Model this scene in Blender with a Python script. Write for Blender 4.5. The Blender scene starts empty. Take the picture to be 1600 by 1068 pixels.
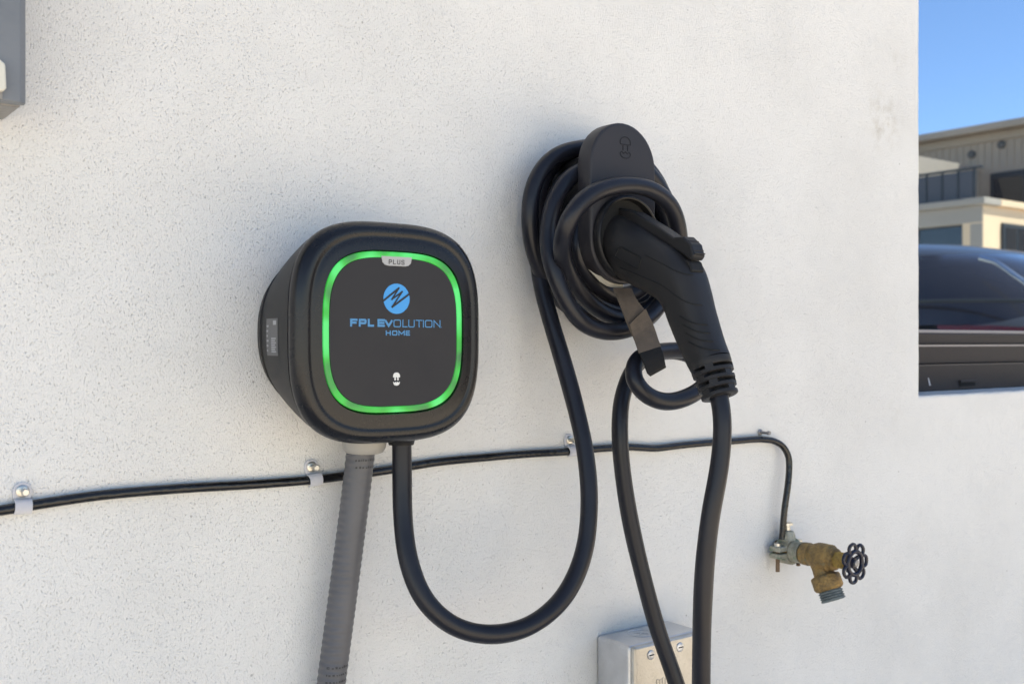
import bpy, bmesh, math, random
from mathutils import Vector, Matrix
from mathutils.bvhtree import BVHTree
random.seed(7)
R = math.radians
scene = bpy.context.scene
C = scene.collection

# ------------------------------------------------------------------ camera
cam_d = bpy.data.cameras.new('camera')
cam = bpy.data.objects.new('camera', cam_d); C.objects.link(cam)
cam.location = (0, -0.77, 1.05)
cam.rotation_euler = (R(90), 0, -R(37.036))
cam_d.sensor_width = 36; cam_d.sensor_fit = 'HORIZONTAL'; cam_d.lens = 37.35
cam_d.clip_start = 0.02; cam_d.clip_end = 3000
cam_d.dof.use_dof = True; cam_d.dof.focus_distance = 0.90; cam_d.dof.aperture_fstop = 11.5
scene.camera = cam

# ------------------------------------------------------------------ sky, sun, exposure
SUN_EL, SUN_AZ = R(57), R(50)          # azimuth measured from +Y towards +X: the sun stands behind the house
world = bpy.data.worlds.new('World'); scene.world = world; world.use_nodes = True
wn = world.node_tree.nodes; wl = world.node_tree.links
sky = wn.new('ShaderNodeTexSky'); sky.sky_type = 'NISHITA'; sky.sun_disc = False
sky.sun_elevation = SUN_EL; sky.sun_rotation = SUN_AZ
sky.air_density = 1.0; sky.dust_density = 0.3; sky.ozone_density = 4.5; sky.altitude = 2200
bg = wn['Background']; bg.inputs['Strength'].default_value = 0.12
wl.new(sky.outputs['Color'], bg.inputs['Color'])
sun_d = bpy.data.lights.new('sun', 'SUN'); sun_d.energy = 4.9; sun_d.angle = R(0.5); sun_d.color = (1, .95, .87)
sun = bpy.data.objects.new('sun', sun_d); C.objects.link(sun)
to_sun = Vector((math.cos(SUN_EL)*math.sin(SUN_AZ), math.cos(SUN_EL)*math.cos(SUN_AZ), math.sin(SUN_EL)))
sun.rotation_euler = to_sun.to_track_quat('Z', 'Y').to_euler()
sun.location = to_sun*30
scene.view_settings.view_transform = 'Standard'; scene.view_settings.look = 'None'
scene.view_settings.gamma = 1; scene.view_settings.exposure = 1.48
scene.view_settings.use_white_balance = True; scene.view_settings.white_balance_temperature = 8300; scene.view_settings.white_balance_tint = 10
scene.view_settings.use_curve_mapping = False
scene.render.engine = 'CYCLES'
scene.cycles.max_bounces = 8; scene.cycles.diffuse_bounces = 4; scene.cycles.caustics_reflective = False; scene.cycles.caustics_refractive = False

# ------------------------------------------------------------------ helpers
def tag(o, label=None, cat=None, group=None, kind=None):
    if label: o['label'] = label
    if cat: o['category'] = cat
    if group: o['group'] = group
    if kind: o['kind'] = kind
    return o
def empty(name, loc=(0, 0, 0)):
    o = bpy.data.objects.new(name, None); C.objects.link(o); o.location = loc; o.empty_display_size = .05
    return o
def link(name, me, mat, parent=None, smooth=False, bevel=0, seg=2):
    o = bpy.data.objects.new(name, me); C.objects.link(o)
    if mat: me.materials.append(mat)
    if parent:
        o.parent = parent
        off = parent.matrix_basis.translation.copy()
        p = parent.parent
        while p: off += p.matrix_basis.translation; p = p.parent
        o.location = -off                      # meshes are written in world metres
    if smooth:
        for p in me.polygons: p.use_smooth = True
    if bevel:
        m = o.modifiers.new('bevel', 'BEVEL'); m.width = bevel; m.segments = seg; m.limit_method = 'ANGLE'; m.angle_limit = R(40)
        m.harden_normals = False
    return o
def mesh(name, V, F):
    me = bpy.data.meshes.new(name); me.from_pydata([tuple(v) for v in V], [], F); me.update(); return me
class MB:
    def __init__(s): s.V = []; s.F = []
    def add(s, V, F):
        n = len(s.V); s.V += [tuple(v) for v in V]; s.F += [tuple(i+n for i in f) for f in F]; return s
    def box(s, x0, x1, y0, y1, z0, z1):
        V = [(x, y, z) for z in (z0, z1) for y in (y0, y1) for x in (x0, x1)]
        return s.add(V, [(0, 2, 3, 1), (4, 5, 7, 6), (0, 1, 5, 4), (2, 6, 7, 3), (0, 4, 6, 2), (1, 3, 7, 5)])
    def prism(s, pts, axis, a, b):
        """polygon pts extruded from a to b along axis 'x','y','z'"""
        def m(p, t): return {'x': (t, p[0], p[1]), 'y': (p[0], t, p[1]), 'z': (p[0], p[1], t)}[axis]
        n = len(pts)
        V = [m(p, a) for p in pts]+[m(p, b) for p in pts]
        F = [tuple(range(n)), tuple(range(2*n-1, n-1, -1))]+[(i, i+n, (i+1) % n+n, (i+1) % n) for i in range(n)]
        return s.add(V, F)
    def lathe(s, c, d, prof, n=32, cap=True):
        """prof: list of (distance along d, radius) round the axis through c"""
        c = Vector(c); d = Vector(d).normalized(); u = d.orthogonal().normalized(); w = d.cross(u)
        V = []; F = []
        for (t, r) in prof:
            for k in range(n):
                a = 2*math.pi*k/n; V.append(c+d*t+(u*math.cos(a)+w*math.sin(a))*r)
        for i in range(len(prof)-1):
            for k in range(n):
                F.append((i*n+k, i*n+(k+1) % n, (i+1)*n+(k+1) % n, (i+1)*n+k))
        if cap: F += [tuple(range(n-1, -1, -1)), tuple(range((len(prof)-1)*n, len(prof)*n))]
        return s.add(V, F)
    def tube(s, pts, r, n=16, cap=True, closed=False, flat=None):
        P = [Vector(p) for p in pts]; m = len(P)
        T = []
        for i in range(m):
            a = P[(i-1) % m] if (closed or i > 0) else P[i]; b = P[(i+1) % m] if (closed or i < m-1) else P[i]
            T.append((b-a).normalized())
        N = T[0].orthogonal().normalized(); V = []; F = []
        for i in range(m):
            N = (N-T[i]*N.dot(T[i])).normalized(); B = T[i].cross(N)
            rr = r[i] if isinstance(r, (list, tuple)) else r
            for k in range(n):
                a = 2*math.pi*k/n; V.append(P[i]+N*math.cos(a)*rr+B*math.sin(a)*rr)
        for i in range(m if closed else m-1):
            j = (i+1) % m
            for k in range(n): F.append((i*n+k, i*n+(k+1) % n, j*n+(k+1) % n, j*n+k))
        if cap and not closed: F += [tuple(range(n-1, -1, -1)), tuple(range((m-1)*n, m*n))]
        return s.add(V, F)
    def loft(s, secs, cap0=True, cap1=True):
        n = len(secs[0]); V = [p for q in secs for p in q]; F = []
        for i in range(len(secs)-1):
            for k in range(n): F.append((i*n+k, i*n+(k+1) % n, (i+1)*n+(k+1) % n, (i+1)*n+k))
        if cap0: F.append(tuple(range(n-1, -1, -1)))
        if cap1: F.append(tuple(range((len(secs)-1)*n, len(secs)*n)))
        return s.add(V, F)
    def build(s, name, mat, parent=None, smooth=False, bevel=0, seg=2):
        me = mesh(name, s.V, s.F)
        b = bmesh.new(); b.from_mesh(me); bmesh.ops.recalc_face_normals(b, faces=b.faces)
        if smooth:
            for e in b.edges:
                e.smooth = e.calc_face_angle(0) < R(42)
        b.to_mesh(me); b.free()
        return link(name, me, mat, parent, smooth, bevel, seg)
def spline(P, step):
    """centripetal-ish Catmull-Rom through P, resampled about every step"""
    P = [Vector(p) for p in P]; Q = [2*P[0]-P[1]]+P+[2*P[-1]-P[-2]]; out = []
    for i in range(1, len(Q)-2):
        a, b, c, d = Q[i-1:i+3]
        t0 = 0; t1 = t0+max((b-a).length, 1e-5)**.5; t2 = t1+max((c-b).length, 1e-5)**.5; t3 = t2+max((d-c).length, 1e-5)**.5
        m1 = (t2-t1)*((b-a)/(t1-t0)-(c-a)/(t2-t0)+(c-b)/(t2-t1))
        m2 = (t2-t1)*((c-b)/(t2-t1)-(d-b)/(t3-t1)+(d-c)/(t3-t2))
        n = max(1, int((c-b).length/step))
        for k in range(n):
            t = k/n; t_2 = t*t; t_3 = t_2*t
            out.append((2*t_3-3*t_2+1)*b+(t_3-2*t_2+t)*m1+(-2*t_3+3*t_2)*c+(t_3-t_2)*m2)
    out.append(P[-1]); return out
def relax(P, it):
    P = list(P)
    for _ in range(it):
        P = [P[0]]+[P[i]*.5+(P[i-1]+P[i+1])*.25 for i in range(1, len(P)-1)]+[P[-1]]
    return P
def super_ring(cx, cz, y, a, b, n, N=96):
    out = []
    for k in range(N):
        t = 2*math.pi*k/N; c = math.cos(t); s_ = math.sin(t)
        out.append((cx+a*math.copysign(abs(c)**(2/n), c), y, cz+b*math.copysign(abs(s_)**(2/n), s_)))
    return out
def stadium(cx, z0, z1, r, n=20):
    """outline in (x, z): half circles at z0 (below) and z1 (above)"""
    return [(cx+r*math.cos(math.pi*k/n), z1+r*math.sin(math.pi*k/n)) for k in range(n+1)] + \
           [(cx+r*math.cos(math.pi+math.pi*k/n), z0+r*math.sin(math.pi+math.pi*k/n)) for k in range(n+1)]
# flat lettering drawn with strokes in the (x, z) plane
GLYPH = {
 'F': [[(0, 0), (0, 1), (1, 1)], [(0, .5), (.82, .5)]],
 'P': [[(0, 0), (0, 1)], [(0, 1), (.8, 1), (.95, .95), (1, .85), (1, .58), (.95, .47), (.8, .42), (0, .42)]],
 'L': [[(0, 1), (0, 0), (1, 0)]],
 'E': [[(1, 1), (0, 1), (0, 0), (1, 0)], [(0, .5), (.92, .5)]],
 'V': [[(0, 1), (.5, 0), (1, 1)]],
 'O': [[(.5, 1), (.82, 1), (.95, .95), (1, .82), (1, .18), (.95, .05), (.82, 0), (.18, 0), (.05, .05), (0, .18), (0, .82), (.05, .95), (.18, 1), (.5, 1)]],
 'U': [[(0, 1), (0, .18), (.05, .05), (.18, 0), (.82, 0), (.95, .05), (1, .18), (1, 1)]],
 'T': [[(0, 1), (1, 1)], [(.5, 1), (.5, 0)]],
 'I': [[(.5, 1), (.5, 0)]],
 'N': [[(0, 0), (0, 1), (1, 0), (1, 1)]],
 'H': [[(0, 0), (0, 1)], [(1, 0), (1, 1)], [(0, .5), (1, .5)]],
 'M': [[(0, 0), (0, 1), (.5, .25), (1, 1), (1, 0)]],
 'S': [[(1, .82), (.95, .95), (.8, 1), (.2, 1), (.05, .95), (0, .82), (0, .65), (.08, .55), (.9, .47), (1, .36), (1, .18), (.95, .05), (.8, 0), (.2, 0), (.05, .05), (0, .18)]],
}
def stroke(mb, pts, t, y, thick=.0002, cap=False):
    """mitred ribbon of width t along (x, z) points, front at y"""
    P = [Vector(p) for p in pts]; m = len(P); L = []; Rr = []
    closed = (P[0]-P[-1]).length < 1e-7
    if cap and not closed: P[0] = P[0]+(P[0]-P[1]).normalized()*t/2; P[-1] = P[-1]+(P[-1]-P[-2]).normalized()*t/2
    for i in range(m):
        d0 = (P[i]-P[i-1]).normalized() if i > 0 else ((P[-1]-P[-2]).normalized() if closed else None)
        d1 = (P[i+1]-P[i]).normalized() if i < m-1 else ((P[1]-P[0]).normalized() if closed else None)
        d0 = d0 or d1; d1 = d1 or d0
        n0 = Vector((-d0.y, d0.x)); n1 = Vector((-d1.y, d1.x)); b = n0+n1
        b = b.normalized() if b.length > 1e-4 else n0
        k = min(1/max(b.dot(n0), .25), 2.2)
        L.append(P[i]+b*t/2*k); Rr.append(P[i]-b*t/2*k)
    V = []; F = []
    for i in range(m):
        V += [(L[i].x, y, L[i].y), (Rr[i].x, y, Rr[i].y), (L[i].x, y+thick, L[i].y), (Rr[i].x, y+thick, Rr[i].y)]
    for i in range(m-1):
        a = 4*i; b = a+4
        F += [(a, a+1, b+1, b), (a, b, b+2, a+2), (a+1, a+3, b+3, b+1), (a+2, b+2, b+3, a+3)]
    F += [(0, 2, 3, 1), (4*m-4, 4*m-3, 4*m-1, 4*m-2)]
    mb.add(V, F)
def glyph(mb, ch, x0, x1, z0, z1, t, y):
    w = x1-x0-t; h = z1-z0-t
    for i, s_ in enumerate(GLYPH[ch]):
        stroke(mb, [(x0+t/2+p[0]*w, z0+t/2+p[1]*h) for p in s_], t, y-.00002*i, cap=ch != 'V')

# ------------------------------------------------------------------ materials
def mat(name, col, rough=.5, metal=0, spec=.5, coat=0, bump=0, bscale=500, var=0, vscale=30, emit=None, estr=0, coat_rough=.05):
    m = bpy.data.materials.new(name); m.use_nodes = True; n = m.node_tree.nodes; l = m.node_tree.links
    p = n['Principled BSDF']; p.inputs['Base Color'].default_value = (*col, 1); p.inputs['Roughness'].default_value = rough
    p.inputs['Metallic'].default_value = metal; p.inputs['Specular IOR Level'].default_value = spec
    p.inputs['Coat Weight'].default_value = coat; p.inputs['Coat Roughness'].default_value = coat_rough
    tc = n.new('ShaderNodeTexCoord')
    if var:
        t = n.new('ShaderNodeTexNoise'); t.inputs['Scale'].default_value = vscale; t.inputs['Detail'].default_value = 6; t.inputs['Roughness'].default_value = .65
        l.new(tc.outputs['Object'], t.inputs['Vector'])
        r = n.new('ShaderNodeMapRange'); r.inputs[1].default_value = .3; r.inputs[2].default_value = .7; r.inputs[3].default_value = 1-var; r.inputs[4].default_value = 1+var
        l.new(t.outputs['Fac'], r.inputs[0])
        x = n.new('ShaderNodeVectorMath'); x.operation = 'SCALE'; x.inputs[0].default_value = col; l.new(r.outputs[0], x.inputs['Scale'])
        l.new(x.outputs[0], p.inputs['Base Color'])
        r2 = n.new('ShaderNodeMapRange'); r2.inputs[1].default_value = .3; r2.inputs[2].default_value = .7; r2.inputs[3].default_value = rough*.85; r2.inputs[4].default_value = min(1, rough*1.15)
        l.new(t.outputs['Fac'], r2.inputs[0]); l.new(r2.outputs[0], p.inputs['Roughness'])
    if bump:
        t = n.new('ShaderNodeTexNoise'); t.inputs['Scale'].default_value = bscale; t.inputs['Detail'].default_value = 3
        l.new(tc.outputs['Object'], t.inputs['Vector'])
        b = n.new('ShaderNodeBump'); b.inputs['Strength'].default_value = bump; b.inputs['Distance'].default_value = 1/bscale
        l.new(t.outputs['Fac'], b.inputs['Height']); l.new(b.outputs[0], p.inputs['Normal'])
    if emit:
        p.inputs['Emission Color'].default_value = (*emit, 1); p.inputs['Emission Strength'].default_value = estr
    return m
def nd(m, typ, **kw):
    x = m.node_tree.nodes.new(typ)
    for k, v in kw.items(): setattr(x, k, v)
    return x
def stucco():
    m = mat('white_stucco', (.8, .795, .785), rough=.85, spec=.25); n = m.node_tree.nodes; l = m.node_tree.links; p = n['Principled BSDF']
    tc = n['Texture Coordinate']
    def noise(scale, det, rgh=.5):
        t = nd(m, 'ShaderNodeTexNoise'); t.inputs['Scale'].default_value = scale; t.inputs['Detail'].default_value = det; t.inputs['Roughness'].default_value = rgh
        l.new(tc.outputs['Object'], t.inputs['Vector']); return t.outputs['Fac']
    def rng(src, a, b, c, d):
        r = nd(m, 'ShaderNodeMapRange'); r.interpolation_type = 'SMOOTHSTEP'
        for i, v in enumerate((a, b, c, d)): r.inputs[i+1].default_value = v
        l.new(src, r.inputs[0]); return r.outputs[0]
    def mth(op, a, b):
        x = nd(m, 'ShaderNodeMath', operation=op)
        for i, v in enumerate((a, b)):
            if isinstance(v, (int, float)): x.inputs[i].default_value = v
            else: l.new(v, x.inputs[i])
        return x.outputs[0]
    # floated render: flat plateaus broken by small ragged pits
    st = nd(m, 'ShaderNodeMapping'); st.inputs['Rotation'].default_value = (0, R(35), 0); st.inputs['Scale'].default_value = (1.25, 1, .8); l.new(tc.outputs['Object'], st.inputs['Vector'])
    pn = nd(m, 'ShaderNodeTexNoise'); pn.inputs['Scale'].default_value = 660; pn.inputs['Detail'].default_value = 2; pn.inputs['Roughness'].default_value = .6; l.new(st.outputs[0], pn.inputs['Vector'])
    pit = rng(pn.outputs['Fac'], .26, .39, 1, 0)
    vo = nd(m, 'ShaderNodeTexVoronoi'); vo.inputs['Scale'].default_value = 42; l.new(tc.outputs['Object'], vo.inputs['Vector'])
    sep = nd(m, 'ShaderNodeSeparateColor'); l.new(vo.outputs['Color'], sep.inputs[0])
    speck = mth('MULTIPLY', rng(vo.outputs['Distance'], .03, .055, 1, 0), rng(sep.outputs[0], .80, .84, 0, .6))
    broad = noise(16, 3, .6)
    h = mth('SUBTRACT', mth('MULTIPLY', pn.outputs['Fac'], 1.15), mth('MULTIPLY', pit, mth('ADD', mth('MULTIPLY', broad, 1.0), .27)))
    h = mth('ADD', h, mth('MULTIPLY', broad, 2.2))
    b = nd(m, 'ShaderNodeBump'); b.inputs['Strength'].default_value = 1; b.inputs['Distance'].default_value = .0010
    l.new(h, b.inputs['Height']); l.new(b.outputs[0], p.inputs['Normal'])
    # pits tinted a touch darker; dirt: faint weathering, one brown smudge beside the window and one below it
    col = nd(m, 'ShaderNodeMix', data_type='RGBA'); col.inputs[6].default_value = (.81, .805, .79, 1); col.inputs[7].default_value = (.74, .735, .72, 1)
    l.new(rng(noise(5, 5, .6), .35, .72, 0, 1), col.inputs[0])
    c2 = nd(m, 'ShaderNodeMix', data_type='RGBA'); c2.inputs[7].default_value = (.30, .28, .26, 1)
    l.new(mth('MAXIMUM', mth('MULTIPLY', pit, .03), speck), c2.inputs[0]); l.new(col.outputs[2], c2.inputs[6])
    prev = c2.outputs[2]
    for (sx, sz, rad, amt) in ((1.155, 1.322, .055, .5), (1.19, 1.40, .03, .2), (1.178, .96, .03, .15)):
        d = nd(m, 'ShaderNodeVectorMath', operation='DISTANCE'); d.inputs[1].default_value = (sx, 0, sz); l.new(tc.outputs['Object'], d.inputs[0])
        k = mth('MULTIPLY', rng(d.outputs['Value'], 0, rad, 1, 0), rng(noise(60, 5, .7), .42, .7, 0, amt))
        c3 = nd(m, 'ShaderNodeMix', data_type='RGBA'); c3.inputs[7].default_value = (.42, .37, .29, 1)
        l.new(k, c3.inputs[0]); l.new(prev, c3.inputs[6]); prev = c3.outputs[2]
    l.new(prev, p.inputs['Base Color'])
    return m
M = {}
M['stucco'] = stucco()
M['black_plastic'] = mat('black_plastic', (.007, .007, .0088), rough=.27, spec=.42, bump=.12, bscale=1800, var=.16, vscale=35)
M['shell_plastic'] = mat('shell_plastic', (.012, .012, .013), rough=.48, spec=.35, bump=.2, bscale=1500)
M['panel'] = mat('front_panel', (.027, .026, .0285), rough=.6, spec=.35, bump=.08, bscale=2500, var=.05, vscale=40)
M['seam'] = mat('seam_black', (.004, .004, .004), rough=.8)
M['rubber'] = mat('cable_rubber', (.0105, .0112, .0170), rough=.36, spec=.36, bump=.1, bscale=700, var=.2, vscale=22)
M['holder'] = mat('holder_plastic', (.023, .022, .027), rough=.46, spec=.4, bump=.15, bscale=1600, var=.1, vscale=30)
M['holder_dark'] = mat('holder_edge_plastic', (.009, .009, .0105), rough=.45, spec=.3, bump=.1, bscale=1600)
M['connector'] = mat('connector_plastic', (.0185, .018, .0195), rough=.48, spec=.32, bump=.25, bscale=1700, var=.12, vscale=40)
M['groove'] = mat('groove_black', (.003, .003, .0035), rough=.7)
M['faded'] = mat('faded_ink', (.035, .035, .038), rough=.6)
M['blue'] = mat('print_blue', (.03, .32, .72), rough=.5)
M['blue2'] = mat('print_soft_blue', (.06, .26, .5), rough=.5)
M['white_print'] = mat('print_white', (.75, .75, .72), rough=.5)
M['tab'] = mat('tab_grey', (.42, .42, .42), rough=.45)
M['tab_ink'] = mat('tab_ink', (.03, .03, .035), rough=.5)
M['sticker'] = mat('sticker_grey', (.10, .10, .105), rough=.35, var=.2, vscale=300)
M['sticker_ink'] = mat('sticker_print', (.42, .43, .45), rough=.5)
M['conduit_hub'] = mat('hub_grey', (.36, .345, .32), rough=.5, bump=.1, bscale=700)
M['wire'] = mat('wire_jacket', (.008, .008, .009), rough=.22, bump=.15, bscale=180)
M['clip'] = mat('clip_nylon', (.62, .62, .66), rough=.38, var=.06, vscale=200)
M['zinc'] = mat('zinc_screw', (.62, .60, .55), rough=.33, metal=1, bump=.2, bscale=900)
M['zinc_grey'] = mat('grey_screw', (.30, .30, .31), rough=.45, metal=.8, bump=.3, bscale=900)
M['velcro'] = mat('strap_fabric', (.125, .098, .076), rough=.8, bump=.5, bscale=900, var=.25, vscale=90)
M['velcro_dark'] = mat('strap_hook_side', (.01, .0095, .01), rough=.9, bump=.7, bscale=1500)
M['velcro_light'] = mat('strap_pale_end', (.36, .34, .29), rough=.75, bump=.4, bscale=900, var=.12, vscale=120)
M['galv'] = mat('cast_aluminium', (.60, .61, .63), rough=.38, metal=.85, bump=.25, bscale=500, var=.12, vscale=35)
M['cover_steel'] = mat('steel_cover', (.50, .485, .455), rough=.38, metal=.9, bump=.25, bscale=420, var=.14, vscale=60)
M['ebox'] = mat('grey_enamel', (.17, .185, .205), rough=.42, bump=.1, bscale=300, var=.08, vscale=18)
M['ebox_dark'] = mat('grey_enamel_under', (.26, .25, .24), rough=.5, bump=.2, bscale=300)
M['latch'] = mat('latch_cream', (.68, .66, .58), rough=.4)
M['bronze'] = mat('bronze_frame', (.032, .028, .0295), rough=.45, spec=.35, bump=.08, bscale=500, var=.1, vscale=30)
M['bronze_edge'] = mat('bead_grey', (.30, .275, .27), rough=.5, var=.08, vscale=60)
M['bronze_line'] = mat('bronze_edge_glint', (.085, .078, .078), rough=.5)  # paler tone paints the light caught along the sill edge
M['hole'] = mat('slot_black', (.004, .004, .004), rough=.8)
M['wheel_paint'] = mat('handwheel_paint', (.006, .008, .024), rough=.3, bump=.25, bscale=600, var=.3, vscale=150)
M['concrete'] = mat('driveway_concrete', (.54, .515, .47), rough=.9, bump=.3, bscale=120, var=.12, vscale=1.5)
def brass(name, base, dark, green, gamt):
    m = mat(name, base, rough=.6, metal=.5, bump=.8, bscale=420); l = m.node_tree.links; p = m.node_tree.nodes['Principled BSDF']; tc = m.node_tree.nodes['Texture Coordinate']
    def nz(s, lo, hi):
        t = nd(m, 'ShaderNodeTexNoise'); t.inputs['Scale'].default_value = s; t.inputs['Detail'].default_value = 7; t.inputs['Roughness'].default_value = .7
        l.new(tc.outputs['Object'], t.inputs['Vector'])
        r = nd(m, 'ShaderNodeMapRange'); r.inputs[1].default_value = lo; r.inputs[2].default_value = hi; l.new(t.outputs['Fac'], r.inputs[0]); return r.outputs[0]
    a = nd(m, 'ShaderNodeMix', data_type='RGBA'); a.inputs[6].default_value = (*base, 1); a.inputs[7].default_value = (*dark, 1); l.new(nz(110, .35, .65), a.inputs[0])
    b = nd(m, 'ShaderNodeMix', data_type='RGBA'); b.inputs[7].default_value = (*green, 1); l.new(a.outputs[2], b.inputs[6]); l.new(nz(75, gamt, gamt+.14), b.inputs[0])
    l.new(b.outputs[2], p.inputs['Base Color']); return m
M['brass'] = brass('weathered_brass', (.40, .255, .095), (.17, .12, .065), (.17, .21, .16), .58)
M['brass_clean'] = brass('stem_brass', (.52, .36, .10), (.30, .19, .06), (.2, .2, .14), .68)
M['verdigris'] = brass('verdigris_bronze', (.50, .48, .40), (.26, .26, .20), (.07, .22, .15), .53)
M['thread'] = brass('grey_thread', (.20, .24, .25), (.12, .15, .16), (.10, .20, .19), .6)
M['rust'] = brass('rusty_screw', (.25, .17, .11), (.13, .08, .05), (.22, .18, .13), .6)
def conduit_mat():
    m = mat('conduit_pvc', (.115, .115, .123), rough=.42, spec=.35, var=.12, vscale=30); l = m.node_tree.links; p = m.node_tree.nodes['Principled BSDF']; tc = m.node_tree.nodes['Texture Coordinate']
    w = nd(m, 'ShaderNodeTexWave', wave_type='BANDS', bands_direction='Z'); w.inputs['Scale'].default_value = 56; w.inputs['Distortion'].default_value = .5; w.inputs['Detail'].default_value = 1
    l.new(tc.outputs['Object'], w.inputs['Vector'])
    b = nd(m, 'ShaderNodeBump'); b.inputs['Strength'].default_value = .35; b.inputs['Distance'].default_value = .0012
    l.new(w.outputs['Fac'], b.inputs['Height']); l.new(b.outputs[0], p.inputs['Normal']); return m
M['conduit'] = conduit_mat()
def led_mat():
    m = mat('led_ring_lens', (.2, .5, .3), rough=.35); l = m.node_tree.links; p = m.node_tree.nodes['Principled BSDF']; tc = m.node_tree.nodes['Texture Coordinate']
    # light-emitting diodes behind a diffuser: hot spots with dimmer green between
    t = nd(m, 'ShaderNodeTexNoise'); t.inputs['Scale'].default_value = 42; t.inputs['Detail'].default_value = 1.5; l.new(tc.outputs['Object'], t.inputs['Vector'])
    r = nd(m, 'ShaderNodeValToRGB'); e = r.color_ramp.elements
    e[0].position = .36; e[0].color = (.022, .15, .055, 1); e[1].position = .66; e[1].color = (.03, .66, .19, 1)
    x = r.color_ramp.elements.new(.52); x.color = (.0, .42, .05, 1)
    l.new(t.outputs['Fac'], r.inputs[0]); l.new(r.outputs[0], p.inputs['Emission Color']); p.inputs['Emission Strength'].default_value = .46
    p.inputs['Base Color'].default_value = (.015, .03, .02, 1)
    return m
M['led'] = led_mat()
def glass_mat():
    m = bpy.data.materials.new('reflective_pane'); m.use_nodes = True; n = m.node_tree.nodes; l = m.node_tree.links; n.remove(n['Principled BSDF'])
    g = n.new('ShaderNodeBsdfGlossy'); g.inputs['Color'].default_value = (.56, .78, 1, 1); g.inputs['Roughness'].default_value = .004
    d = n.new('ShaderNodeBsdfDiffuse'); d.inputs['Color'].default_value = (.02, .021, .025, 1)
    x = n.new('ShaderNodeMixShader'); x.inputs[0].default_value = .70
    l.new(d.outputs[0], x.inputs[1]); l.new(g.outputs[0], x.inputs[2]); l.new(x.outputs[0], n['Material Output'].inputs[0]); return m
M['pane'] = glass_mat()
M['car_paint'] = mat('car_paint', (.03, .029, .034), rough=.4, metal=.2, coat=.5, coat_rough=.08)
M['car_glass'] = mat('car_glass', (.028, .025, .029), rough=.06, spec=.5, coat=.5, coat_rough=.01)
M['car_trim'] = mat('car_trim', (.02, .02, .02), rough=.55)
M['car_chrome'] = mat('car_bright_trim', (.55, .55, .56), rough=.25, metal=1)
M['tail'] = mat('tail_lamp', (.11, .006, .006), rough=.35, coat=.2)
M['plate_white'] = mat('plate_white', (.7, .7, .7), rough=.4)
M['tyre'] = mat('tyre', (.02, .02, .02), rough=.85)
M['rim'] = mat('rim', (.35, .35, .36), rough=.3, metal=1)
M['cream'] = mat('cream_render', (.92, .60, .37), rough=.9, bump=.2, bscale=60, var=.05, vscale=1)
M['taupe'] = mat('taupe_siding', (.42, .33, .255), rough=.8, var=.07, vscale=1.5)
M['greige_shaded'] = mat('greige_shaded_render', (.44, .345, .275), rough=.9, var=.07, vscale=1)  # shade of garage front and partition wall is put into this colour
M['dark_frame'] = mat('dark_frame', (.03, .03, .033), rough=.45)
M['dark_pane'] = mat('dark_pane', (.02, .02, .024), rough=.06, spec=.8)
M['shade_dark'] = mat('balcony_shade', (.075, .062, .066), rough=.3)
M['vent'] = mat('vent_grey', (.10, .095, .09), rough=.6)

# ------------------------------------------------------------------ ground
MB().add([(-900, -900, 0), (900, -900, 0), (900, 900, 0), (-900, 900, 0)], [(0, 1, 2, 3)]).build('ground', M['concrete'])
bpy.data.objects['ground']['kind'] = 'structure'

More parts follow.
